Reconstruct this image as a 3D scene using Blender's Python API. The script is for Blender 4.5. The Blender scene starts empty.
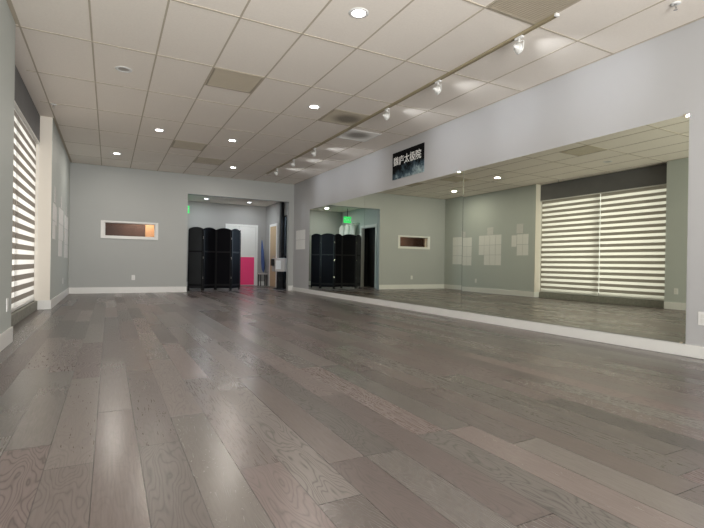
import bpy, math, random
from mathutils import Matrix, Vector
random.seed(4)
PI = math.pi
SC = bpy.context.scene
COL = SC.collection

# ------------------------------------------------------------------ room sizes (metres)
XL, XR = -0.82, 4.67          # left and right wall planes
YF, YB = -1.6, 12.489         # front wall (behind camera) and back wall
H = 3.041
RY0, RY1 = 5.42, 8.72         # window recess in left wall
OX0, OX1, OZ = 1.775, 4.52, 2.53   # opening in back wall
FX0, FX1, FY1, FH = 1.60, 4.77, 15.5, 2.72  # foyer behind it
GX0, GY0 = -0.182, 5.468      # ceiling grid origin
TW, TL = 0.6096, 1.2192

# ------------------------------------------------------------------ mesh builder
class MB:
    def __init__(s): s.v=[]; s.f=[]; s.m=[]
    def add(s, vs, fs, mi=0):
        n=len(s.v); s.v+= [tuple(v) for v in vs]; s.f+=[tuple(i+n for i in f) for f in fs]; s.m+=[mi]*len(fs); return s
    def box(s, a, b, mi=0):
        x0,y0,z0=[min(a[i],b[i]) for i in range(3)]; x1,y1,z1=[max(a[i],b[i]) for i in range(3)]
        return s.add([(x0,y0,z0),(x1,y0,z0),(x1,y1,z0),(x0,y1,z0),(x0,y0,z1),(x1,y0,z1),(x1,y1,z1),(x0,y1,z1)],
              [(3,2,1,0),(4,5,6,7),(0,1,5,4),(1,2,6,5),(2,3,7,6),(3,0,4,7)],mi)
    def obox(s, M, a, b, mi=0):
        t=MB().box(a,b); return s.add([M@Vector(v) for v in t.v], t.f, mi)
    def tube(s, p, q, r, r2=None, n=12, mi=0, cap=True):
        p=Vector(p); q=Vector(q); r2=r if r2 is None else r2
        d=(q-p).normalized(); a=d.orthogonal().normalized(); b=d.cross(a)
        vs=[p+(a*math.cos(2*PI*i/n)+b*math.sin(2*PI*i/n))*r for i in range(n)]+[q+(a*math.cos(2*PI*i/n)+b*math.sin(2*PI*i/n))*r2 for i in range(n)]
        fs=[(i,(i+1)%n,n+(i+1)%n,n+i) for i in range(n)]
        if cap: fs+=[tuple(range(n-1,-1,-1)),tuple(range(n,2*n))]
        return s.add(vs,fs,mi)
    def lathe(s, prof, M=None, n=24, mi=0):
        M=M or Matrix(); vs=[]; fs=[]
        for r,z in prof:
            for i in range(n): vs.append(M@Vector((r*math.cos(2*PI*i/n),r*math.sin(2*PI*i/n),z)))
        for k in range(len(prof)-1):
            for i in range(n): fs.append((k*n+i,k*n+(i+1)%n,(k+1)*n+(i+1)%n,(k+1)*n+i))
        return s.add(vs,fs,mi)
    def torus(s, M, R, r, n=24, k=8, mi=0):
        vs=[];fs=[]
        for i in range(n):
            a=2*PI*i/n
            for j in range(k):
                b=2*PI*j/k; vs.append(M@Vector(((R+r*math.cos(b))*math.cos(a),(R+r*math.cos(b))*math.sin(a),r*math.sin(b))))
        for i in range(n):
            for j in range(k): fs.append((i*k+j,((i+1)%n)*k+j,((i+1)%n)*k+(j+1)%k,i*k+(j+1)%k))
        return s.add(vs,fs,mi)
    def prism(s, poly, M, depth, mi=0):       # polygon in XY of M, thickness along its Z
        n=len(poly); vs=[M@Vector((x,y,0)) for x,y in poly]+[M@Vector((x,y,depth)) for x,y in poly]
        fs=[tuple(range(n-1,-1,-1)),tuple(range(n,2*n))]+[(i,(i+1)%n,n+(i+1)%n,n+i) for i in range(n)]
        return s.add(vs,fs,mi)
    def build(s, name, mats, parent=None, smooth=False, bevel=0, loc=None):
        me=bpy.data.meshes.new(name)
        vs=s.v
        if parent is not None:
            inv=Matrix.Translation(-base(parent))
            vs=[tuple(inv@Vector(v)) for v in vs]
        me.from_pydata(vs,[],s.f)
        if not isinstance(mats,(list,tuple)): mats=[mats]
        for m in mats: me.materials.append(m)
        for p,mi in zip(me.polygons,s.m):
            p.material_index=mi; p.use_smooth=smooth
        me.update()
        import bmesh
        bm=bmesh.new(); bm.from_mesh(me); bmesh.ops.recalc_face_normals(bm,faces=bm.faces); bm.to_mesh(me); bm.free()
        o=bpy.data.objects.new(name,me); COL.objects.link(o)
        if parent is not None: o.parent=parent
        if bevel:
            b=o.modifiers.new('bevel','BEVEL'); b.width=bevel; b.segments=2; b.limit_method='ANGLE'
        return o

def base(o):
    l=Vector(o.location)
    while o.parent: o=o.parent; l+=Vector(o.location)
    return l
def tag(o,label,cat,group=None,kind=None):
    if label: o['label']=label
    if cat: o['category']=cat
    if group: o['group']=group
    if kind: o['kind']=kind
    return o
def thing(name,loc,label,cat,group=None):
    o=bpy.data.objects.new(name,None); COL.objects.link(o); o.location=loc; o.empty_display_size=.1
    return tag(o,label,cat,group)
def struct(o,label=None):
    o['kind']='structure'
    if label: o['label']=label
    return o
def copy_tree(o,parent=None):
    c=o.copy(); COL.objects.link(c); c.parent=parent
    for ch in [x for x in bpy.data.objects if x.parent==o]: copy_tree(ch,c)
    return c

# ------------------------------------------------------------------ materials
def mat(name,col,rough=.6,metal=0,spec=.5,noise=0,nscale=8,bump=0,bscale=60,coat=0,emit=None,es=0):
    m=bpy.data.materials.new(name); m.use_nodes=True; nt=m.node_tree; N=nt.nodes; L=nt.links
    b=N['Principled BSDF']; b.inputs['Base Color'].default_value=(*col,1); b.inputs['Roughness'].default_value=rough
    b.inputs['Metallic'].default_value=metal; b.inputs['Specular IOR Level'].default_value=spec; b.inputs['Coat Weight'].default_value=coat
    if emit: b.inputs['Emission Color'].default_value=(*emit,1); b.inputs['Emission Strength'].default_value=es
    tc=N.new('ShaderNodeTexCoord')
    if noise:
        n=N.new('ShaderNodeTexNoise'); n.inputs['Scale'].default_value=nscale; n.inputs['Detail'].default_value=4; L.new(tc.outputs['Object'],n.inputs['Vector'])
        r=N.new('ShaderNodeMapRange'); r.inputs['To Min'].default_value=1-noise; r.inputs['To Max'].default_value=1+noise; L.new(n.outputs['Fac'],r.inputs['Value'])
        x=N.new('ShaderNodeVectorMath'); x.operation='SCALE'; x.inputs[0].default_value=col; L.new(r.outputs[0],x.inputs['Scale']); L.new(x.outputs[0],b.inputs['Base Color'])
    if bump:
        n=N.new('ShaderNodeTexNoise'); n.inputs['Scale'].default_value=bscale; n.inputs['Detail'].default_value=3; L.new(tc.outputs['Object'],n.inputs['Vector'])
        bp=N.new('ShaderNodeBump'); bp.inputs['Strength'].default_value=bump; bp.inputs['Distance'].default_value=.01; L.new(n.outputs['Fac'],bp.inputs['Height']); L.new(bp.outputs[0],b.inputs['Normal'])
    return m
M={}
M['sage']=mat('sage grey wall paint',(.505,.54,.515),.55,noise=.02,nscale=3,bump=.05,bscale=220)
M['backw']=mat('grey wall paint',(.44,.455,.447),.55,noise=.02,nscale=3,bump=.05,bscale=220)
M['rightw']=mat('pale grey wall paint',(.475,.475,.485),.5,noise=.02,nscale=3,bump=.05,bscale=220)
M['foyer']=mat('foyer grey paint',(.36,.355,.34),.6,noise=.02,nscale=3)
M['trim']=mat('white trim paint',(.80,.80,.78),.35,noise=.01)
M['tile']=mat('ceiling tile',(.90,.84,.765),.9,noise=.05,nscale=45,bump=.25,bscale=160)
M['grid']=mat('ceiling grid metal',(.52,.46,.37),.9,noise=.03)
M['ventp']=mat('tan grille metal',(.42,.37,.29),.45,noise=.06,nscale=6)
M['white']=mat('white plastic',(.78,.78,.77),.4,noise=.01)
M['whitem']=mat('white enamel metal',(.72,.72,.70),.3,noise=.01)
M['black']=mat('black satin',(.010,.010,.011),.5,spec=.25,noise=.05)
M['lacquer']=mat('black lacquer',(.006,.006,.008),.5,spec=.05,noise=.1,coat=.0,bump=.03,bscale=9)
M['lacsheen']=mat('black lacquer with painted grey reflection',(.04,.041,.042),.4,spec=.25,noise=.3,nscale=3)  # grey reflection on the first black screen panel, put into its colour
M['track']=mat('tan track metal',(.42,.36,.24),.4,metal=.3,noise=.03)
M['valance']=mat('charcoal valance fabric',(.17,.17,.175),.75,noise=.12,nscale=3,bump=.1,bscale=300)
M['cream']=mat('wall return with window light in colour',(.80,.75,.67),.5,noise=.01)  # wall face lit by the window, that brightness put into a paler colour
M['stone']=mat('rough grey stone',(.27,.27,.235),.7,noise=.4,nscale=18,bump=.5,bscale=25)
M['alu']=mat('brushed aluminium',(.5,.5,.5),.35,metal=.8,noise=.02)
M['chrome']=mat('chrome',(.7,.7,.7),.15,metal=1,noise=.01)
M['pink']=mat('pink panel',(.95,.05,.22),.45,noise=.02)
M['brown']=mat('dark brown wood panelling',(.085,.047,.042),.5,noise=.35,nscale=5)
M['amber']=mat('amber glow in colour',(.60,.38,.24),.5,noise=.15,nscale=6)  # orange glow at the booth's right end, put into the colour
M['woodl']=mat('pale oak door',(.58,.42,.24),.45,noise=.12,nscale=7)
M['blue']=mat('blue nylon',(.06,.11,.30),.6,noise=.1)
M['greypl']=mat('light grey plastic',(.52,.49,.46),.5,noise=.03)
M['cotton']=mat('white cotton',(.90,.90,.89),.85,noise=.04,bump=.3,bscale=20)
M['green']=mat('green backlit sign',(.05,.5,.12),.4,noise=.02,emit=(.04,.75,.16),es=.8)
M['signw']=mat('white letters',(.9,.9,.88),.5,noise=.02)
M['lamp']=mat('lit lamp lens',(1,1,1),.5,noise=.01,emit=(1,.96,.90),es=14)
M['lampf']=mat('lit lamp lens bluish',(1,1,1),.5,noise=.01,emit=(.9,.95,1),es=9)
M['lampt']=mat('lit track bulb lens',(1,1,1),.5,noise=.01,emit=(1,.95,.85),es=2.5)
M['unlit']=mat('unlit lamp lens',(.42,.40,.37),.4,noise=.03)
M['dark']=mat('hallway darkness in colour',(.02,.02,.02),.7,noise=.1)  # unlit hallway, its shade put into the wall colour
M['asphalt']=mat('asphalt',(.16,.16,.165),.9,noise=.2,nscale=10)

def glass(name,tint=(1,1,1)):
    m=bpy.data.materials.new(name); m.use_nodes=True; nt=m.node_tree; N=nt.nodes; L=nt.links; N.remove(N['Principled BSDF'])
    t=N.new('ShaderNodeBsdfTransparent'); t.inputs[0].default_value=(*tint,1)
    g=N.new('ShaderNodeBsdfGlossy'); g.inputs['Roughness'].default_value=.02
    fr=N.new('ShaderNodeFresnel'); fr.inputs[0].default_value=1.18
    x=N.new('ShaderNodeMixShader'); L.new(fr.outputs[0],x.inputs[0]); L.new(t.outputs[0],x.inputs[1]); L.new(g.outputs[0],x.inputs[2]); L.new(x.outputs[0],N['Material Output'].inputs[0])
    return m
M['glass']=glass('window glass',(.96,.97,.96))

def mirror_mat():
    m=bpy.data.materials.new('mirror silvering'); m.use_nodes=True; nt=m.node_tree; N=nt.nodes; L=nt.links; N.remove(N['Principled BSDF'])
    g=N.new('ShaderNodeBsdfGlossy'); g.inputs['Roughness'].default_value=0.0
    tc=N.new('ShaderNodeTexCoord'); n=N.new('ShaderNodeTexNoise'); n.inputs['Scale'].default_value=1.5; L.new(tc.outputs['Object'],n.inputs['Vector'])
    r=N.new('ShaderNodeMix'); r.data_type='RGBA'; r.inputs['A'].default_value=(.82,.85,.72,1); r.inputs['B'].default_value=(.85,.87,.745,1); L.new(n.outputs['Fac'],r.inputs['Factor']); L.new(r.outputs['Result'],g.inputs['Color'])
    L.new(g.outputs[0],N['Material Output'].inputs[0]); return m
M['mirror']=mirror_mat()

def sheer_mat(name,col,trans,tcol):
    m=bpy.data.materials.new(name); m.use_nodes=True; nt=m.node_tree; N=nt.nodes; L=nt.links; N.remove(N['Principled BSDF'])
    d=N.new('ShaderNodeBsdfDiffuse'); d.inputs[0].default_value=(*col,1); t=N.new('ShaderNodeBsdfTranslucent'); t.inputs[0].default_value=(*tcol,1)
    tc=N.new('ShaderNodeTexCoord'); n=N.new('ShaderNodeTexNoise'); n.inputs['Scale'].default_value=2.5; L.new(tc.outputs['Object'],n.inputs['Vector'])
    mr=N.new('ShaderNodeMapRange'); mr.inputs['To Min'].default_value=trans*.85; mr.inputs['To Max'].default_value=min(1,trans*1.15); L.new(n.outputs['Fac'],mr.inputs['Value'])
    x=N.new('ShaderNodeMixShader'); L.new(mr.outputs[0],x.inputs[0]); L.new(d.outputs[0],x.inputs[1]); L.new(t.outputs[0],x.inputs[2]); L.new(x.outputs[0],N['Material Output'].inputs[0])
    return m
M['sheer']=sheer_mat('sheer white voile band',(.75,.73,.68),.55,(.95,.92,.88))
M['opaque']=sheer_mat('taupe opaque band',(.34,.31,.275),.09,(.6,.55,.48))

def floor_mat():
    m=bpy.data.materials.new('grey brown oak planks'); m.use_nodes=True; nt=m.node_tree; N=nt.nodes; L=nt.links; b=N['Principled BSDF']
    def mth(op,a,bb=None,c=None):
        n=N.new('ShaderNodeMath'); n.operation=op
        for i,x in enumerate((a,bb,c)):
            if x is None: continue
            if isinstance(x,(int,float)): n.inputs[i].default_value=x
            else: L.new(x,n.inputs[i])
        return n.outputs[0]
    tc=N.new('ShaderNodeTexCoord'); sp=N.new('ShaderNodeSeparateXYZ'); L.new(tc.outputs['Object'],sp.inputs[0])
    X,Y=sp.outputs[0],sp.outputs[1]; W=.165; LEN=1.5
    xs=mth('DIVIDE',mth('ADD',X,20.008),W); row=mth('FLOOR',xs); fx=mth('FRACT',xs)
    wn=N.new('ShaderNodeTexWhiteNoise'); wn.noise_dimensions='1D'; L.new(row,wn.inputs['W'])
    ys=mth('ADD',mth('DIVIDE',mth('ADD',Y,30),LEN),mth('MULTIPLY',wn.outputs['Value'],7.3)); cell=mth('FLOOR',ys); fy=mth('FRACT',ys)
    cb=N.new('ShaderNodeCombineXYZ'); L.new(row,cb.inputs[0]); L.new(cell,cb.inputs[1])
    w2=N.new('ShaderNodeTexWhiteNoise'); w2.noise_dimensions='2D'; L.new(cb.outputs[0],w2.inputs['Vector'])
    rs=N.new('ShaderNodeSeparateColor'); L.new(w2.outputs['Color'],rs.inputs[0])
    # grain coordinates, shifted plank by plank
    gc=N.new('ShaderNodeCombineXYZ'); L.new(mth('ADD',X,mth('MULTIPLY',rs.outputs[0],31)),gc.inputs[0])
    L.new(mth('ADD',mth('MULTIPLY',Y,.20),mth('MULTIPLY',rs.outputs[1],17)),gc.inputs[1])
    n1=N.new('ShaderNodeTexNoise'); n1.inputs['Scale'].default_value=6; n1.inputs['Detail'].default_value=2.5; n1.inputs['Roughness'].default_value=.45; L.new(gc.outputs[0],n1.inputs['Vector'])
    ring=mth('ABSOLUTE',mth('SUBTRACT',mth('MULTIPLY',mth('FRACT',mth('MULTIPLY',n1.outputs['Fac'],36)),2),1))
    ring=mth('POWER',ring,4.0)      # thin dark ring lines
    gf=N.new('ShaderNodeCombineXYZ'); L.new(X,gf.inputs[0]); L.new(mth('MULTIPLY',Y,.06),gf.inputs[1])
    fine=N.new('ShaderNodeTexNoise'); fine.inputs['Scale'].default_value=120; fine.inputs['Detail'].default_value=3; L.new(gf.outputs[0],fine.inputs['Vector'])
    amt=mth('POWER',rs.outputs[2],1.6)
    mask=mth('MULTIPLY',ring,mth('ADD',mth('MULTIPLY',amt,.60),.08))
    mask=mth('ADD',mask,mth('MULTIPLY',mth('SUBTRACT',fine.outputs['Fac'],.5),.45))
    gx=mth('MINIMUM',fx,mth('SUBTRACT',1,fx)); gapx=mth('LESS_THAN',gx,.011)
    gy=mth('MINIMUM',fy,mth('SUBTRACT',1,fy)); gapy=mth('LESS_THAN',gy,.0016)
    gap=mth('MAXIMUM',gapx,gapy)
    val=mth('ADD',.70,mth('MULTIPLY',rs.outputs[1],.56))
    val=mth('MULTIPLY',val,mth('SUBTRACT',1,mask)); val=mth('MULTIPLY',val,mth('SUBTRACT',1,mth('MULTIPLY',gap,.62)))
    mix=N.new('ShaderNodeMix'); mix.data_type='RGBA'; mix.inputs['A'].default_value=(.168,.127,.120,1); mix.inputs['B'].default_value=(.142,.127,.117,1); L.new(rs.outputs[0],mix.inputs['Factor'])
    sc=N.new('ShaderNodeVectorMath'); sc.operation='SCALE'; L.new(mix.outputs['Result'],sc.inputs[0]); L.new(val,sc.inputs['Scale']); L.new(sc.outputs[0],b.inputs['Base Color'])
    hgt=mth('SUBTRACT',mth('SUBTRACT',1,mask),mth('MULTIPLY',gap,1.0))
    bp=N.new('ShaderNodeBump'); bp.inputs['Strength'].default_value=.28; bp.inputs['Distance'].default_value=.0008; L.new(hgt,bp.inputs['Height']); L.new(bp.outputs[0],b.inputs['Normal'])
    L.new(mth('ADD',mth('ADD',.235,mth('MULTIPLY',rs.outputs[2],.10)),mth('MULTIPLY',mask,.12)),b.inputs['Roughness'])
    b.inputs['IOR'].default_value=1.66
    return m
M['floor']=floor_mat()

def art_mat():
    m=bpy.data.materials.new('ink wash print'); m.use_nodes=True; nt=m.node_tree; N=nt.nodes; L=nt.links; b=N['Principled BSDF']; b.inputs['Roughness'].default_value=.85; b.inputs['Specular IOR Level'].default_value=.1
    tc=N.new('ShaderNodeTexCoord'); n=N.new('ShaderNodeTexNoise'); n.inputs['Scale'].default_value=6; n.inputs['Detail'].default_value=8; n.inputs['Roughness'].default_value=.75; L.new(tc.outputs['Object'],n.inputs['Vector'])
    sp=N.new('ShaderNodeSeparateXYZ'); L.new(tc.outputs['Object'],sp.inputs[0])   # object z: 0 at the bottom .. .49 at the top
    r=N.new('ShaderNodeMapRange'); r.inputs['From Min'].default_value=0; r.inputs['From Max'].default_value=.36; r.inputs['To Min'].default_value=.30; r.inputs['To Max'].default_value=-.22; L.new(sp.outputs[2],r.inputs['Value'])
    a=N.new('ShaderNodeMath'); a.operation='ADD'; L.new(n.outputs['Fac'],a.inputs[0]); L.new(r.outputs[0],a.inputs[1])
    y=N.new('ShaderNodeMapRange'); y.inputs['From Min'].default_value=0; y.inputs['From Max'].default_value=.96; y.inputs['To Min'].default_value=.10; y.inputs['To Max'].default_value=-.10; L.new(sp.outputs[1],y.inputs['Value'])
    a2=N.new('ShaderNodeMath'); a2.operation='ADD'; L.new(a.outputs[0],a2.inputs[0]); L.new(y.outputs[0],a2.inputs[1])
    cr=N.new('ShaderNodeValToRGB'); e=cr.color_ramp.elements; e[0].position=.50; e[0].color=(.006,.006,.007,1); e[1].position=.98; e[1].color=(.55,.68,.70,1)
    k=cr.color_ramp.elements.new(.70); k.color=(.07,.11,.14,1)
    L.new(a2.outputs[0],cr.inputs[0]); L.new(cr.outputs[0],b.inputs['Base Color']); return m
M['art']=art_mat()

def soot_mat(name,col,cx,cy,rx,ry,amt):
    m=mat(name,col,.6); nt=m.node_tree; N=nt.nodes; L=nt.links; b=N['Principled BSDF']
    tc=N.new('ShaderNodeTexCoord'); mp=N.new('ShaderNodeMapping'); mp.inputs['Location'].default_value=(-cx/rx,-cy/ry,0); mp.inputs['Scale'].default_value=(1/rx,1/ry,0); L.new(tc.outputs['Object'],mp.inputs[0])
    n=N.new('ShaderNodeTexNoise'); n.inputs['Scale'].default_value=5; L.new(tc.outputs['Object'],n.inputs['Vector'])
    ln=N.new('ShaderNodeVectorMath'); ln.operation='LENGTH'; L.new(mp.outputs[0],ln.inputs[0])
    r=N.new('ShaderNodeMapRange'); r.interpolation_type='SMOOTHSTEP'; r.inputs['From Min'].default_value=.25; r.inputs['From Max'].default_value=1.0; r.inputs['To Min'].default_value=amt; r.inputs['To Max'].default_value=0; L.new(ln.outputs['Value'],r.inputs['Value'])
    x=N.new('ShaderNodeMix'); x.data_type='RGBA'; x.inputs['A'].default_value=(*col,1); x.inputs['B'].default_value=(.09,.075,.06,1); L.new(r.outputs[0],x.inputs['Factor']); L.new(x.outputs['Result'],b.inputs['Base Color']); return m
M['sootA']=soot_mat('tan grille metal with soot',(.42,.37,.29),.36,.30,.34,.30,.75)
M['sootB']=soot_mat('white diffuser with soot',(.66,.64,.61),.25,.27,.34,.30,.75)

def paper_mat(i,dark):
    m=bpy.data.materials.new('printed paper'); m.use_nodes=True; nt=m.node_tree; N=nt.nodes; L=nt.links; b=N['Principled BSDF']; b.inputs['Roughness'].default_value=.8
    tc=N.new('ShaderNodeTexCoord'); w=N.new('ShaderNodeTexWave'); w.wave_type='BANDS'; w.bands_direction='Z' if i==0 else 'Y'; w.inputs['Scale'].default_value=14; L.new(tc.outputs['Object'],w.inputs['Vector'])
    r=N.new('ShaderNodeMix'); r.data_type='RGBA'; r.inputs['A'].default_value=(dark,dark,dark*.98,1); r.inputs['B'].default_value=(.90,.90,.88,1); L.new(w.outputs['Fac'],r.inputs['Factor']); L.new(r.outputs['Result'],b.inputs['Base Color']); return m
M['paperA']=paper_mat(0,.70); M['paperB']=paper_mat(1,.66); M['paperC']=paper_mat(0,.40)

# ------------------------------------------------------------------ setting
struct(MB().box((-1.2,YF-.1,-.12),(5.2,15.7,0)).build('floor',M['floor']),'grey-brown oak plank floor running to the far end')
struct(MB().box((-9,-9,-.4),(12,20,-.3)).build('ground',M['asphalt']),'asphalt outside the windows')

cl=struct(MB().box((-1.2,YF-.1,H),(XR+.1,YB+.15,H+.1)).build('ceiling',M['tile']),'suspended ceiling of large off-white tiles in a metal grid')
g=MB()
gw=.0085
for k in range(-1,9):
    x=GX0+TW*k
    if x<XR-.02: g.box((x-gw,YF,H-.0035),(x+gw,YB,H-.0001))
for k in range(-5,6):
    y=GY0+TL*k
    if YF<y<YB: g.box((XL if not RY0<y<RY1 else -.9,y-gw,H-.0036),(XR,y+gw,H-.0001))
for i,j,hf in ((2,0,0),(5,0,1),(5,-3,1),(2,3,0),(3,4,0)):      # half-tile cross bars beside the grilles
    y=GY0+TL*(j+.5); x=GX0+TW*i; g.box((x,y-gw,H-.0036),(x+TW,y+gw,H-.0001))
# perimeter angle
g.box((XR-.022,YF,H-.003),(XR,YB,H-.0001)); g.box((XL,YB-.022,H-.003),(XR,YB,H-.0001)); g.box((XL,YF,H-.003),(XL+.02,RY0,H-.0001)); g.box((XL,RY1,H-.003),(XL+.02,YB,H-.0001))
g.build('ceiling_grid',M['grid'],cl)
struct(MB().box((FX0-.3,YB+.15,FH),(FX1+.1,FY1+.1,FH+.1)).build('ceiling_foyer',M['tile']),'lower ceiling over the foyer')

w=MB()
w.box((-1.2,YF-.1,0),(XL,RY0,H)); w.box((-1.2,RY1,0),(XL,YB+.15,H))
w.box((-1.2,RY0,0),(-1.09,RY1,.16)); w.box((-1.2,RY0,2.66),(-1.09,RY1,H))
struct(w.build('wall_left',M['sage']),'grey-green wall with the wide window recess')
struct(MB().box((XR,YF-.1,0),(XR+.12,YB+.15,H)).build('wall_right',M['rightw']),'pale grey wall carrying the long mirror')
w=MB()
iX0,iX1,iZ0,iZ1=-.10,1.01,1.374,1.70
w.box((XL,YB,0),(iX0,YB+.15,H)); w.box((iX1,YB,0),(OX0,YB+.15,H)); w.box((iX0,YB,0),(iX1,YB+.15,iZ0)); w.box((iX0,YB,iZ1),(iX1,YB+.15,H))
w.box((OX0,YB,OZ),(OX1,YB+.15,H)); w.box((OX1,YB,0),(XR,YB+.15,H))
struct(w.build('wall_back',M['backw']),'grey end wall with the wide opening and the small window')
w=MB()   # wall behind the camera, with an opening added for fill light
fx0,fx1,fz0,fz1=-.3,4.2,.1,2.5
w.box((XL,YF-.1,0),(fx0,YF,H)); w.box((fx1,YF-.1,0),(XR,YF,H)); w.box((fx0,YF-.1,0),(fx1,YF,fz0)); w.box((fx0,YF-.1,fz1),(fx1,YF,H))
struct(w.build('wall_front',M['sage']),'wall behind the viewer')
# foyer walls
w=MB(); w.box((FX0-.1,YB+.15,0),(FX0,13.03,FH)); w.box((FX0-.1,13.97,0),(FX0,FY1+.1,FH)); w.box((FX0-.1,13.03,2.03),(FX0,13.97,FH))
struct(w.build('wall_foyer_left',M['sage']))
struct(MB().box((FX0,FY1,0),(FX1+.1,FY1+.1,FH)).build('wall_foyer_back',M['foyer']))
w=MB(); dY0,dY1=12.74,13.62
w.box((FX1,YB+.15,0),(FX1+.1,dY0,FH)); w.box((FX1,dY1,0),(FX1+.1,FY1+.1,FH)); w.box((FX1,dY0,2.25),(FX1+.1,dY1,FH))
struct(w.build('wall_foyer_right',M['foyer']))
# little booth behind the small window
w=MB(); w.box((-.5,13.3,.9),(1.14,13.38,2.2)); w.box((-.58,YB+.151,.9),(-.5,13.38,2.2)); w.box((-.5,YB+.151,.82),(1.14,13.38,.9)); w.box((-.5,YB+.151,2.2),(1.14,13.38,2.28))
struct(w.build('wall_booth',M['brown']),'brown panelled room seen through the small window')
struct(MB().box((1.14,YB+.151,.82),(1.20,13.38,2.28)).box((.83,13.2,.9),(1.14,13.3,2.2)).build('wall_booth_end',M['amber']))
# corridor behind the open foyer doorway, its darkness painted as near-black walls
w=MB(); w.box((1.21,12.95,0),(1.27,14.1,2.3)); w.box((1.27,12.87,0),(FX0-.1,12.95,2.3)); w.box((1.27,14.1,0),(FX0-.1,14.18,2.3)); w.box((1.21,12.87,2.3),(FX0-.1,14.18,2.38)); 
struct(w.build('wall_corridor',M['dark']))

# baseboards
bh,bt=.145,.016
def bb(name,boxes):
    m=MB()
    for (x0,y0,x1,y1,h) in boxes:
        m.box((x0,y0,0),(x1,y1,h-.012)); 
        cx0,cy0,cx1,cy1=x0,y0,x1,y1
        m.box((x0,y0,h-.012),(x1,y1,h))
    return struct(m.build(name,M['trim'],bevel=.003))
bb('baseboard_left',[(XL,YF,XL+bt,RY0,bh),(XL,RY1,XL+bt,YB,bh),(-.983,RY1-.012-bt,XL+bt,RY1-.012,bh)])
bb('baseboard_back',[(XL,YB-bt,OX0,YB,bh),(OX1,YB-bt,XR,YB,bh)])
bb('baseboard_right',[(XR-.03,YF,XR,YB,.108)])
bb('baseboard_foyer',[(FX0,YB+.15,FX0+bt,12.96,bh),(FX0,14.04,FX0+bt,FY1,bh),(FX0,FY1-bt,3.36,FY1,bh),(4.54,FY1-bt,FX1,FY1,bh),(FX1-bt,13.72,FX1,14.2,bh)])

# left window behind the shades
wf=MB()
for a,b in (((-1.14,RY0,.16),(-1.09,RY0+.05,2.66)),((-1.14,RY1-.05,.16),(-1.09,RY1,2.66)),((-1.14,RY0,.16),(-1.09,RY1,.21)),((-1.14,RY0,2.61),(-1.09,RY1,2.66)),((-1.14,7.07,.16),(-1.09,7.12,2.66))): wf.box(a,b)
win=struct(wf.build('window_1',M['alu']),'wide window behind the banded shades')
MB().box((-1.12,RY0+.05,.21),(-1.112,RY1-.05,2.61)).build('pane',M['glass'],win)
struct(MB().box((-1.09,RY0,0),(-.985,RY1-.012,.14)).build('trim_1',M['stone'],bevel=.006),'rough grey stone curb under the shades')
struct(MB().box((-1.09,RY1-.012,.0),(XL-.002,RY1,H-.001)).build('trim_lit_return',M['cream']),'wall return at far side of the window, window light put in as cream')  # lining board added to carry the painted window light
# unseen window added behind the viewer to let fill light in
wf=MB(); y0,y1=YF-.07,YF-.02
for x in (fx0,fx0+1.5,fx0+3.0,fx1-.06): wf.box((x,y0,fz0),(x+.06,y1,fz1))
wf.box((fx0,y0,fz0),(fx1,y1,fz0+.06)); wf.box((fx0,y0,fz1-.06),(fx1,y1,fz1))
win=struct(wf.build('window_fill',M['alu']),'unseen window behind the viewer, added to let in fill light')
MB().box((fx0+.03,YF-.05,fz0+.03),(fx1-.03,YF-.042,fz1-.03)).build('pane',M['glass'],win)
# small interior window
wf=MB(); yy0,yy1=YB-.018,YB+.02
wf.box((-.185,yy0,1.312),(1.08,YB,iZ0)); wf.box((-.185,yy0,iZ1),(1.08,YB,1.738)); wf.box((-.185,yy0,iZ0),(iX0,YB,iZ1)); wf.box((iX1,yy0,iZ0),(1.08,YB,iZ1))
wf.box((iX0,YB,iZ0),(iX0+.012,YB+.15,iZ1)); wf.box((iX1-.012,YB,iZ0),(iX1,YB+.15,iZ1)); wf.box((iX0,YB,iZ0),(iX1,YB+.15,iZ0+.01)); wf.box((iX0,YB,iZ1-.01),(iX1,YB+.15,iZ1))
win=struct(wf.build('window_3',M['trim'],bevel=.003),'small white-framed window in the end wall')
MB().box((iX0+.012,YB+.08,iZ0+.01),(iX1-.012,YB+.086,iZ1-.01)).build('pane',M['glass'],win)

# foyer doors -------------------------------------------------
t=MB(); x0,x1=FX0,FX0+.02
t.box((x0,12.95,0),(x1,13.03,2.11)); t.box((x0,13.97,0),(x1,14.05,2.11)); t.box((x0,13.03,2.03),(x1,13.97,2.11))
t.box((FX0-.1,13.03,0),(x0,13.045,2.03)); t.box((FX0-.1,13.955,0),(x0,13.97,2.03)); t.box((FX0-.1,13.045,2.015),(x0,13.955,2.03))
d=struct(t.build('door_1',M['trim']),'white-trimmed black doorway in the foyer')
# white door with the pink panel, in the foyer end wall
t=MB(); y0,y1=FY1-.03,FY1
t.box((3.40,y0,0),(3.47,y1,2.06)); t.box((4.42,y0,0),(4.49,y1,2.06)); t.box((3.47,y0,1.99),(4.42,y1,2.06))
d=struct(t.build('door_2',M['trim']),'white double door at the foyer end')
MB().box((3.475,FY1-.02,.01),(3.85,FY1-.001,1.985)).build('door_leaf',M['trim'],d)
MB().box((3.86,FY1-.02,.01),(4.415,FY1-.001,1.985)).build('door_leaf',M['trim'],d)
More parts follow.
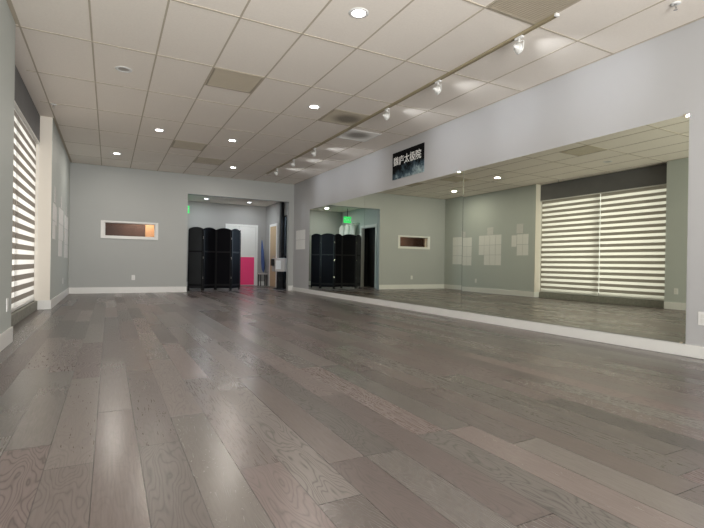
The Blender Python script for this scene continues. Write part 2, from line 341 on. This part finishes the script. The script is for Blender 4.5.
# pale wood door on the foyer right wall
t=MB(); t.box((FX1-.02,14.22,0),(FX1,14.30,2.06)); t.box((FX1-.02,14.92,0),(FX1,15.0,2.06)); t.box((FX1-.02,14.30,1.98),(FX1,14.92,2.06))
d=struct(t.build('door_3',M['trim']),'pale wood door beside the glass entrance')
MB().box((FX1-.015,14.30,.01),(FX1-.001,14.92,1.98)).build('door_leaf',M['woodl'],d)
h=MB(); h.tube((FX1-.015,14.38,1.0),(FX1-.06,14.38,1.0),.012); h.tube((FX1-.06,14.37,1.0),(FX1-.06,14.48,1.0),.010); h.build('door_handle',M['chrome'],d)
# glass entrance door
t=MB(); xa,xb=FX1+.0,FX1+.05
t.box((xa,dY0,0),(xb,dY0+.06,2.25)); t.box((xa,dY1-.06,0),(xb,dY1,2.25)); t.box((xa,dY0,2.19),(xb,dY1,2.25)); t.box((xa,dY0,0),(xb,dY1,.18)); t.box((xa,dY0,1.0),(xb,dY1,1.05))
d=struct(t.build('door_4',M['black']),'glass entrance door with a black frame')
MB().box((xa+.02,dY0+.06,.18),(xa+.028,dY1-.06,2.19)).build('pane',M['glass'],d)
# tall black post between the doors
struct(MB().box((FX1-.09,13.62,0),(FX1,13.78,FH)).build('trim_2',M['black'],bevel=.004),'tall black post beside the glass entrance door')

# ------------------------------------------------------------------ mirror
xm=XR-.006
ys=[2.303,5.330,8.335,11.29]
names=[('frameless mirror panel nearest the viewer, reflecting the banded window shades'),('middle frameless mirror panel, below the dark lettered sign and reflecting pinned papers'),('farthest frameless mirror panel, reflecting the black folding screen')]
tilt=[.0030,0,0]
for i in range(3):
    e=thing('wall_mirror',(XR-.003,(ys[i]+ys[i+1])/2,.11),names[i],'mirror','wall mirror panels')
    a,b=ys[i]+.0025-e.location.y,ys[i+1]-.0025-e.location.y
    m=MB().box((-.008,a,.003),(-.0028,b,2.095)); 
    pm=m
    me=MB(); me.v=[Vector(v)+e.location for v in pm.v]; me.f=pm.f; me.m=pm.m
    gl=me.build('glass',M['mirror'],e)
    for y in ((a+.035,),(),(b-.05,))[i]:
        for z in (.003,2.095):
            MB().box(Vector((-.014,y-.010,z-.010))+e.location,Vector((0,y+.010,z+.010))+e.location).build('mirror_clip',M['ventp'],e,bevel=.002)
    gl.rotation_euler=(0,tilt[i],0)

# ------------------------------------------------------------------ banded shades
def shade(y0,y1,label,name='roller_shade'):
    e=thing(name,(-1.0,(y0+y1)/2,.13),label,'blind','banded roller shades')
    z0,z1=.185,2.60; p=.1335; f=MB(); z=z0
    k=0
    X=-1.03
    while z<z1-.001:
        zz=min(z1,z+(p*.47 if k%2==0 else p*.53))
        f.add([(X,y0,z),(X,y1,z),(X,y1,zz),(X,y0,zz)],[(0,1,2,3)],0 if k%2==0 else 1)
        z=zz;k+=1
    f.build('shade_fabric',[M['sheer'],M['opaque']],e)
    MB().box((X-.014,y0,.150),(X+.012,y1,.187)).build('bottom_rail',M['whitem'],e,bevel=.004)
    MB().tube((X-.028,y0,2.635),(X-.028,y1,2.635),.022).build('roller',M['whitem'],e,smooth=True)
    return e
shade(RY0+.012,6.997,'banded zebra shade with taupe and white stripes, nearer half of the left window')
shade(7.012,RY1-.04,'banded zebra shade with taupe and white stripes, farther half beside the wall return')
e=thing('bead_chain',(-1.0,RY1-.03,.95),'thin pull chain hanging beside the striped window shade at the wall return','pull chain')
m=MB()
for s in (-.008,.008): m.tube((-1.0,RY1-.03+s*.6,.95),(-1.0,RY1-.03+s*.6,2.585),.0022,n=6)
m.build('chain',M['white'],e)
v=MB().box((-1.005,RY0+.002,2.61),(-.985,RY1-.014,H-.008)).box((-1.085,RY0+.002,H-.03),(-1.005,RY1-.014,H-.008)).build('window_valance',M['valance'],bevel=.004)
tag(v,'charcoal fabric box valance across the top of the striped shades','valance')

tag(MB().box((-1.012,RY0+.002,2.585),(-.980,RY1-.014,2.609)).build('valance_rail',M['whitem'],bevel=.003),'slim pale rail along the lower edge of the charcoal valance','rail')
# ------------------------------------------------------------------ wall papers on the left wall
def paper(y0,y1,z0,z1,m,label,x=XL,s=1,cat='paper',group='papers pinned to the left wall'):
    y0,y1=min(y0,y1)+.003,max(y0,y1)-.003
    me=MB(); x0=x+.0005*s; x1=x+.0022*s
    # slightly curled lower edge: extra row
    me.add([(x0,y0,z0),(x0,y1,z0),(x0,y1,z1),(x0,y0,z1),(x1+.003*s,y0,z0),(x1+.003*s,y1,z0),(x1,y1,z1),(x1,y0,z1)],[(0,1,2,3),(4,7,6,5),(0,4,5,1),(1,5,6,2),(2,6,7,3),(3,7,4,0)])
    c=Vector((x,(y0+y1)/2,z0)); me.v=[tuple(Vector(q)-c) for q in me.v]
    o=me.build('wall_paper_sheet',m); o.location=c
    return tag(o,label,cat,group)
ordn=['first','second','third','fourth']
# cluster A (farthest)
def grid(ystart,dirn,cw,ztops,cols,cl):
    rows=['top row','middle row','lowest row']
    for r,(zt,zb,cs) in enumerate(ztops):
        for c in cs:
            ya=ystart+cw*c; 
            paper(ya,ya+cw,zb,zt,M['paperA'] if r<1 else M['paperB'],'printed white sheet, %s of the %s cluster, %s column from the window'%(rows[r] if len(ztops)==3 else ['upper row','lower row'][r],cl,ordn[c]))
grid(11.16,1,.2275,[(1.72,1.44,(0,1,2,3)),(1.43,1.12,(0,1,2,3)),(1.11,.83,(0,1,2,3))],4,'farthest')
paper(11.46,11.56+.08,1.73,1.92,M['paperC'],'small single sheet pinned on top of the farthest paper cluster')
grid(9.92,1,.2325,[(1.75,1.46,(0,1,2,3)),(1.45,1.16,(0,1,2,3)),(1.15,.85,(0,1,2))],4,'middle')
paper(10.24,10.50,1.76,1.98,M['paperC'],'single sheet with a dark square pinned on top of the middle paper cluster')
grid(8.93,1,.205,[(1.72,1.44,(0,1)),(1.43,1.13,(0,1))],2,'nearest-window')
paper(9.345,9.54,1.38,1.70,M['paperB'],'printed sheet hung slightly lower at the far side of the nearest-window cluster')
paper(9.12,9.36,1.75,2.01,M['paperC'],'sheet with bold dark lines on top of the nearest-window paper cluster')
# faint papers on right wall beyond mirror
for r,(zt,zb) in enumerate(((1.70,1.44),(1.43,1.17))):
    for c in range(3):
        ya=11.60+c*.235
        paper(ya,ya+.225,zb,zt,M['paperA'],'pale sheet on the right wall beyond the mirror, %s row, %s from mirror'%(['upper','lower'][r],['nearest','second','farthest'][c]),x=XR,s=-1,group='pale sheets beyond the mirror')

# ------------------------------------------------------------------ outlets
def outlet(loc,ax,sg,label,switch=False):
    e=thing('wall_outlet' if not switch else 'light_switch',loc,label,'outlet' if not switch else 'switch')
    L=Vector(loc)
    def bx(u0,u1,z0,z1,d0,d1,mm,name,bev=0):
        if ax=='x': a=(L.x+sg*d0,L.y+u0,L.z+z0); b=(L.x+sg*d1,L.y+u1,L.z+z1)
        else: a=(L.x+u0,L.y+sg*d0,L.z+z0); b=(L.x+u1,L.y+sg*d1,L.z+z1)
        return MB().box(a,b).build(name,mm,e,bevel=bev)
    bx(-.038,.038,-.06,.06,0,.007,M['white'],'cover_plate',.002)
    if switch: bx(-.017,.017,-.033,.033,.007,.011,M['white'],'rocker',.001)
    else:
        bx(-.016,.016,.006,.038,.007,.010,M['whitem'],'socket',.001); bx(-.016,.016,-.038,-.006,.007,.010,M['whitem'],'socket',.001)
outlet((.53,YB,.375),'y',-1,'small white outlet low on the end wall below the brown window')
outlet((XL,5.2,.37),'x',1,'white outlet low on the left wall, near side of the window')
outlet((XL,10.95,.36),'x',1,'small white outlet on the left wall below the pinned papers')
outlet((XR,2.17,.355),'x',-1,'white outlet on the right wall just past the near mirror edge')

# ------------------------------------------------------------------ ceiling lights
def downlight(x,y,z,lit,label,lm,power,col,group='recessed ceiling lights',size=.13):
    e=thing('recessed_light',(x,y,z),label,'ceiling light',group)
    T=Matrix.Translation((x,y,z))
    MB().lathe([(.060,-.001),(.062,-.006),(.078,-.006),(.092,-.001),(.092,.0),(.06,.0)],T).build('trim_ring',M['white'],e,smooth=True)
    MB().lathe([(.0001,-.0035),(.035,-.0035),(.0605,-.002)],T).build('lens',lm,e)
    if lit:
        l=bpy.data.lights.new('downlight','AREA'); l.shape='DISK'; l.size=size; l.energy=power; l.color=col
        o=bpy.data.objects.new('lamp_glow',l); COL.objects.link(o); o.parent=e; o.location=(0,0,-.012)
    return e
W1=(1,.92,.83)
dl=[(1.95,3.65,'brightest recessed ceiling light, the one nearest the viewer'),
    (2.58,6.14,'lit recessed ceiling light beside the soot-marked tan grille'),
    (1.99,8.60,'lit recessed ceiling light straight beyond the big tan grille'),
    (2.58,11.05,'lit recessed ceiling light nearest the end-wall opening'),
    (.735,8.58,'lit recessed ceiling light one bay left of the row toward the opening'),
    (.115,10.93,'lit recessed ceiling light above the small brown window, in the left corner')]
for x,y,l in dl: downlight(x,y,H,True,l,M['lamp'],11,W1)
downlight(.124,6.08,H,False,'unlit recessed ceiling light with a tilted grey lens, left of the big tan grille',M['unlit'],0,W1)
downlight(2.62,14.66,FH,True,'foyer ceiling light on the left, above the black folding screen',M['lampf'],8,(.9,.95,1))
downlight(3.98,14.73,FH,True,'foyer ceiling light on the right, in front of the pink door',M['lampf'],8,(.9,.95,1))

# ------------------------------------------------------------------ grilles
def grille(i,yc0,m,label,rim=None,x0=None,slots=True):
    x=GX0+TW*i if x0 is None else x0
    e=thing('ceiling_vent',(x+.013,yc0+.013,H-.004),label,'vent','ceiling vents')
    w_=TW-.026; a=Vector(e.location)
    MB().box(a+Vector((0,0,0)),a+Vector((w_,w_,.0038))).build('face_panel',m,e)
    f=MB(); t_=.018
    for p,q in (((0,0),(w_,t_)),((0,w_-t_),(w_,w_)),((0,t_),(t_,w_-t_)),((w_-t_,t_),(w_,w_-t_))): f.box(a+Vector((*p,-.004)),a+Vector((*q,0)))
    f.build('frame',rim or M['ventp'],e)
    s=MB()
    n=26
    for k in range(n):
        yy=.03+(w_-.06)*k/(n-1); s.box(a+Vector((.02,yy-.003,-.003)),a+Vector((w_-.02,yy+.003,.0)))
    s.build('louvres',m,e)
    return e
Yg=lambda j:GY0+TL*j
grille(2,Yg(0),M['ventp'],'large plain tan ceiling grille, nearest of the left row')
grille(5,Yg(.5),M['sootA'],'tan ceiling grille with a dark soot mark, against the track')
grille(5,Yg(-2.5),M['ventp'],'greyish tan ceiling grille at the upper picture edge beside the track end')
grille(2,Yg(3),M['ventp'],'tan ceiling grille between two lit lights, far left row')
grille(3,Yg(4),M['ventp'],'farthest tan ceiling grille, close to the end-wall opening')
grille(6,Yg(1)+.13,M['sootB'],'white ceiling diffuser blackened with soot, on the mirror side of the track',rim=M['white'],x0=GX0+TW*6+.06)

# sprinklers / sensor
def sprinkler(x,y,label):
    e=thing('sprinkler_head',(x,y,H),label,'sprinkler','ceiling sprinklers'); T=Matrix.Translation((x,y,H))
    MB().lathe([(.0001,-.001),(.038,-.001),(.04,-.006),(.025,-.012),(.012,-.012)],T).build('escutcheon',M['white'],e,smooth=True)
    s=MB().tube((x,y,H-.01),(x,y,H-.035),.008); s.tube((x-.012,y,H-.03),(x-.006,y,H-.055),.002); s.tube((x+.012,y,H-.03),(x+.006,y,H-.055),.002); s.tube((x,y,H-.055),(x,y,H-.058),.016)
    s.build('deflector',M['chrome'],e)
sprinkler(-.742,7.95,'little dark sprinkler head in the ceiling over the window valance')
sprinkler(4.215,2.20,'sprinkler head at the top right, over the near end of the mirror wall')

# ------------------------------------------------------------------ light track with heads
XT=GX0+TW*6+.0
tr=thing('light_track',(XT,7.0,H-.03),'long tan track rail running down the ceiling beside the mirror wall','light track')
m=MB(); m.box((XT-.020,2.80,H-.030),(XT-.013,11.33,H-.0075)); m.box((XT+.013,2.80,H-.030),(XT+.020,11.33,H-.0075)); m.box((XT-.013,2.80,H-.014),(XT+.013,11.33,H-.0075))
m.build('rail',M['track'],tr)
MB().box((XT-.022,2.775,H-.032),(XT+.022,2.80,H-.007)).build('end_cap',M['white'],tr,bevel=.003)
MB().box((XT-.022,11.33,H-.032),(XT+.022,11.355,H-.007)).build('end_cap',M['white'],tr,bevel=.003)
def head(y,label):
    e=thing('track_spotlight',(XT,y,H-.032),label,'spotlight','track spotlights'); z=H-.032
    MB().box((XT-.017,y-.045,z-.022),(XT+.017,y+.045,z-.001)).build('adapter',M['white'],e,bevel=.003)
    MB().tube((XT,y,z-.02),(XT,y,z-.05),.008).build('stem',M['white'],e,smooth=True)
    yk=MB(); 
    P=[(XT,y-.055,z-.115),(XT,y-.055,z-.06),(XT,y-.04,z-.05),(XT,y+.04,z-.05),(XT,y+.055,z-.06),(XT,y+.055,z-.115)]
    for p,q in zip(P,P[1:]): yk.tube(p,q,.0055,n=8)
    yk.build('yoke',M['whitem'],e,smooth=True)
    D=Vector((1,.0,-.10)).normalized()          # aimed up and across at the ceiling above the mirror
    Z=D; Yv=Vector((0,1,0)); Xv=Yv.cross(Z).normalized()
    c=Vector((XT+.005,y,z-.112))
    R=Matrix((( Xv.x,Yv.x,Z.x,c.x),(Xv.y,Yv.y,Z.y,c.y),(Xv.z,Yv.z,Z.z,c.z),(0,0,0,1)))
    MB().torus(R,.048,.007).torus(R@Matrix.Translation((0,0,-.03)),.038,.005).build('gimbal_ring',M['whitem'],e,smooth=True)
    b=MB().lathe([(.0001,-.075),(.014,-.075),(.016,-.05),(.030,-.035),(.044,.0),(.044,.006)],R); b.build('bulb',M['white'],e,smooth=True)
    MB().lathe([(.0001,.009),(.03,.008),(.043,.005)],R).build('bulb_lens',M['lampt'],e)
    l=bpy.data.lights.new('track_bulb','SPOT'); l.energy=13; l.spot_size=math.radians(78); l.spot_blend=1.0; l.shadow_soft_size=.04; l.color=(.93,.96,1)
    o=bpy.data.objects.new('lamp_glow',l); COL.objects.link(o); o.parent=e
    lc=c+D*.03-Vector(e.location); o.location=lc; o.rotation_euler=D.to_track_quat('-Z','Y').to_euler()
heads=[(3.21,'white track spotlight nearest the viewer, near the track end cap'),(4.45,'second white track spotlight from the viewer, before the lettered sign'),(5.60,'third white track spotlight from the viewer, beside the lettered sign'),
 (8.22,'fourth white track spotlight, just past the soot-blackened diffuser'),(9.36,'fifth white track spotlight, close to the far end of the rail'),(10.48,'farthest white track spotlight, by the end-wall corner')]
for y,l in heads: head(y,l)

# ------------------------------------------------------------------ lettered sign
e=thing('lettered_sign',(XR,6.318,2.36),'dark ink-wash sign with five white Chinese characters, above the mirror','sign')
MB().box((XR-.018,6.318,2.36),(XR,7.278,2.852)).build('board',M['art'],e,bevel=.002)
cu=bpy.data.curves.new('chars','FONT'); cu.body='魏庐太极院'; cu.size=.172; cu.extrude=.0015; cu.offset=.0012
to=bpy.data.objects.new('chars',cu); COL.objects.link(to)
bpy.context.view_layer.update(); dg=bpy.context.evaluated_depsgraph_get()
me=bpy.data.meshes.new_from_object(to.evaluated_get(dg)); bpy.data.objects.remove(to)
me.materials.clear(); me.materials.append(M['signw'])
lt=bpy.data.objects.new('lettering',me); COL.objects.link(lt); lt.parent=e
# text x runs toward -Y, text y up, facing -X
lt.matrix_local=Matrix(((0,0,-1,-.0195),(-1,0,0,.925),(0,1,0,.262),(0,0,0,1)))

# ------------------------------------------------------------------ foyer contents
# pink poster board on the white door
o=MB().box((3.885,FY1-.030,.03),(4.375,FY1-.0205,.965)).build('pink_panel',M['pink'],bevel=.002)
tag(o,'bright pink board covering the lower half of the white foyer door','board')
# folding screen
sc=thing('folding_screen',(2.7,13.35,0),'black lacquered folding screen with scalloped tops standing in the foyer','screen')
P=[(1.94,13.42),(2.28,13.08),(2.67,13.36),(3.05,13.10),(3.37,13.45),(3.50,13.90)]
for k in range(5):
    a=Vector((*P[k],0)); b=Vector((*P[k+1],0)); d=(b-a); Ln=d.length-.012; d.normalize(); nrm=Vector((0,0,1)).cross(d)
    a=a+d*.006
    T=Matrix(((d.x,0,-nrm.x,a.x),(d.y,0,-nrm.y,a.y),(0,1,0,.0),(0,0,0,1)))
    n=14
    hs=lambda u:1.69+.055*math.sin(PI*u)**.75+ (.0)
    top=[(Ln*i/n,hs(i/n)) for i in range(n,-1,-1)]
    pn=MB().prism([(0,.05),(Ln,.05)]+top,T@Matrix.Translation((0,0,-.011)),.022).build('screen_panel',M['lacsheen'] if k==0 else M['lacquer'],sc,bevel=.003)
    fr=MB()
    for s in (-.016,.012):
        fr.prism([(.0,.0),(.035,.0),(.035,1.66),(.0,1.66)],T@Matrix.Translation((0,0,s)),.004).prism([(Ln-.035,.0),(Ln,.0),(Ln,1.66),(Ln-.035,1.66)],T@Matrix.Translation((0,0,s)),.004)
        fr.prism([(.035,.12),(Ln-.035,.12),(Ln-.035,.17),(.035,.17)],T@Matrix.Translation((0,0,s)),.004).prism([(.035,1.05),(Ln-.035,1.05),(Ln-.035,1.09),(.035,1.09)],T@Matrix.Translation((0,0,s)),.004)
    fr.build('panel_frame',M['black'],pn)
    if k:
        for z in (.35,.9,1.45): MB().tube((*P[k],z-.03),(*P[k],z+.03),.007,n=8).build('hinge',M['chrome'],sc)
# exit sign
e=thing('exit_sign',(1.95,14.4,FH),'green lit exit sign hanging above the white uniforms, seen in the mirror','sign')
MB().tube((1.95,14.4,2.44),(1.95,14.4,FH),.01).build('hanger',M['black'],e)
bx=MB().box((1.81,14.38,2.22),(2.09,14.42,2.44)).build('sign_box',M['green'],e,bevel=.004)
cu=bpy.data.curves.new('ex','FONT'); cu.body='EXIT'; cu.size=.13; cu.extrude=.001; cu.align_x='CENTER'
to=bpy.data.objects.new('ex',cu); COL.objects.link(to); bpy.context.view_layer.update(); dg=bpy.context.evaluated_depsgraph_get()
me=bpy.data.meshes.new_from_object(to.evaluated_get(dg)); bpy.data.objects.remove(to); me.materials.clear(); me.materials.append(M['signw'])
lt=bpy.data.objects.new('lettering',me); COL.objects.link(lt); lt.parent=e; lt.matrix_local=Matrix(((1,0,0,0),(0,0,-1,-.0215),(0,1,0,-.435),(0,0,0,1)))
# uniforms on hooks along foyer left wall
rk=thing('coat_rail',(FX0,14.75,2.19),'rail with hooks on the foyer left wall, carrying white uniforms','coat rail')
MB().box((FX0,14.15,2.16),(FX0+.02,15.42,2.22)).build('backboard',M['trim'],rk,bevel=.002)
for y in (14.36,14.78,15.20): MB().tube((FX0+.02,y,2.208),(FX0+.16,y,2.208),.006,n=8).tube((FX0+.16,y,2.208),(FX0+.165,y,2.235),.006,n=8).build('hook',M['chrome'],rk)
def garment(y,h,label,seed):
    rnd=random.Random(seed); x=FX0+.10; n=16; rows=[]
    prof=[(0,.02,.03),(-.03,.08,.05),(-.07,.125,.065),(-.2,.12,.07),(-.45,.125,.075),(-.7,.13,.08),(-h,.135,.085)]
    mb=MB(); vs=[];fs=[]
    for (dz,wy,wx) in prof:
        for i in range(n):
            a=2*PI*i/n; r=1+.12*math.sin(5*a+seed)*min(1,-dz*2)
            vs.append((x+.055+wx*math.cos(a)*r*.9,y+wy*math.sin(a)*r,2.20+dz))
    for k in range(len(prof)-1):
        for i in range(n): fs.append((k*n+i,k*n+(i+1)%n,(k+1)*n+(i+1)%n,(k+1)*n+i))
    fs.append(tuple(range(n))); mb.add(vs,fs)
    e=thing('uniform_jacket',(x,y,2.20-h),label,'jacket','white uniforms on the rail')
    mb.build('jacket_body',M['cotton'],e,smooth=True)
    for s in (-1,1):
        sl=MB().tube((x+.06,y+s*.105,2.125),(x+.08,y+s*.155,1.62),.042,.036,n=12); sl.build('sleeve',M['cotton'],e,smooth=True)
garment(14.36,.85,'white cotton uniform hanging nearest the black doorway',1)
garment(14.78,.95,'white cotton uniform hanging in the middle of the foyer rail',2)
garment(15.20,.80,'white cotton uniform hanging nearest the foyer end wall',3)
# shelf bench and umbrella in the far corner
e=thing('low_bench',(4.65,15.34,0),'small pale bench in the far foyer corner under a blue umbrella','bench')
MB().box((4.52,15.19,.385),(4.765,15.475,.43)).build('bench_top',M['greypl'],e,bevel=.005)
for x,y in ((4.535,15.21),(4.75,15.21),(4.535,15.46),(4.75,15.46)): MB().box((x-.012,y-.012,0),(x+.012,y+.012,.385)).build('leg',M['black'],e)
e=thing('closed_umbrella',(4.66,15.33,.43),'closed blue umbrella leaning upright on the bench in the foyer corner','umbrella')
MB().lathe([(.004,.0),(.055,.12),(.062,.35),(.045,.75),(.02,1.05),(.006,1.12)],Matrix.Translation((4.66,15.33,.44))@Matrix.Rotation(-.06,4,'Y'),n=14).build('canopy',M['blue'],e,smooth=True)
MB().tube((4.66,15.33,.43),(4.59,15.33,1.66),.006).build('shaft',M['chrome'],e)
# box on a black stand by the entrance
e=thing('pedestal_box',(4.50,13.22,0),'light grey box on a black pedestal beside the glass entrance door','pedestal')
MB().box((4.33,13.07,.53),(4.68,13.40,.93)).build('box',M['greypl'],e,bevel=.012)
MB().box((4.45,13.16,.03),(4.57,13.30,.53)).build('pedestal',M['black'],e,bevel=.006)
MB().box((4.38,13.09,0),(4.63,13.37,.03)).build('base_plate',M['black'],e,bevel=.004)
MB().box((4.255,13.15,.70),(4.33,13.29,.90)).build('side_handle',M['black'],e,bevel=.008)
MB().box((4.345,13.066,.60),(4.50,13.0705,.86)).build('front_label',M['white'],e)

# ------------------------------------------------------------------ lights & world
def area(name,loc,rot,sx,sy,en,col):
    l=bpy.data.lights.new(name,'AREA'); l.shape='RECTANGLE'; l.size=sx; l.size_y=sy; l.energy=en; l.color=col
    o=bpy.data.objects.new(name,l); COL.objects.link(o); o.location=loc; o.rotation_euler=rot; return o
area('daylight_window',(-1.9,(RY0+RY1)/2,1.5),(0,-PI/2,0),3.0,3.6,85,(1,.96,.92))
area('fill_behind_camera',(.7,YF-1.3,.9),(PI/2+math.radians(30),0,math.radians(24)),3.4,2.2,700,(1,.965,.95))  # fill light added behind the camera, from no known source
area('daylight_entrance',(FX1+.8,(dY0+dY1)/2,1.9),(0,PI/2-math.radians(38),0),1.6,1.2,70,(.60,.78,1))
area('booth_lamp',(.75,12.95,2.15),(0,0,0),.3,.3,11,(1,.8,.6))
wd=bpy.data.worlds.new('sky'); SC.world=wd; wd.use_nodes=True; nt=wd.node_tree
bg=nt.nodes['Background']; sk=nt.nodes.new('ShaderNodeTexSky'); sk.sky_type='HOSEK_WILKIE'; sk.sun_direction=(-.5,-.3,.8); sk.turbidity=4
nt.links.new(sk.outputs[0],bg.inputs[0]); bg.inputs[1].default_value=.6

# ------------------------------------------------------------------ camera
f,yaw,pitch,roll=461.848,math.radians(27.7567),math.radians(-.0257),math.radians(.8719)
cy,sy,cp,sp=math.cos(yaw),math.sin(yaw),math.cos(pitch),math.sin(pitch)
F=Vector((sy*cp,cy*cp,sp)); R0=Vector((cy,-sy,0)); U0=R0.cross(F)
R=R0*math.cos(roll)+U0*math.sin(roll); U=-R0*math.sin(roll)+U0*math.cos(roll)
cd=bpy.data.cameras.new('camera'); cam=bpy.data.objects.new('camera',cd); COL.objects.link(cam)
cd.sensor_width=36; cd.lens=f/704*36; cd.clip_start=.02; cd.clip_end=200
cam.matrix_world=Matrix(((R.x,U.x,-F.x,0),(R.y,U.y,-F.y,0),(R.z,U.z,-F.z,.7938),(0,0,0,1)))
SC.camera=cam
SC.view_settings.view_transform='Standard'; SC.view_settings.look='None'; SC.view_settings.gamma=1; SC.view_settings.use_curve_mapping=False
SC.view_settings.exposure=0.38
SC.cycles.max_bounces=10; SC.cycles.diffuse_bounces=5; SC.cycles.glossy_bounces=5; SC.cycles.transparent_max_bounces=12
SC.cycles.use_denoising=True; SC.cycles.caustics_reflective=False; SC.cycles.sample_clamp_indirect=6
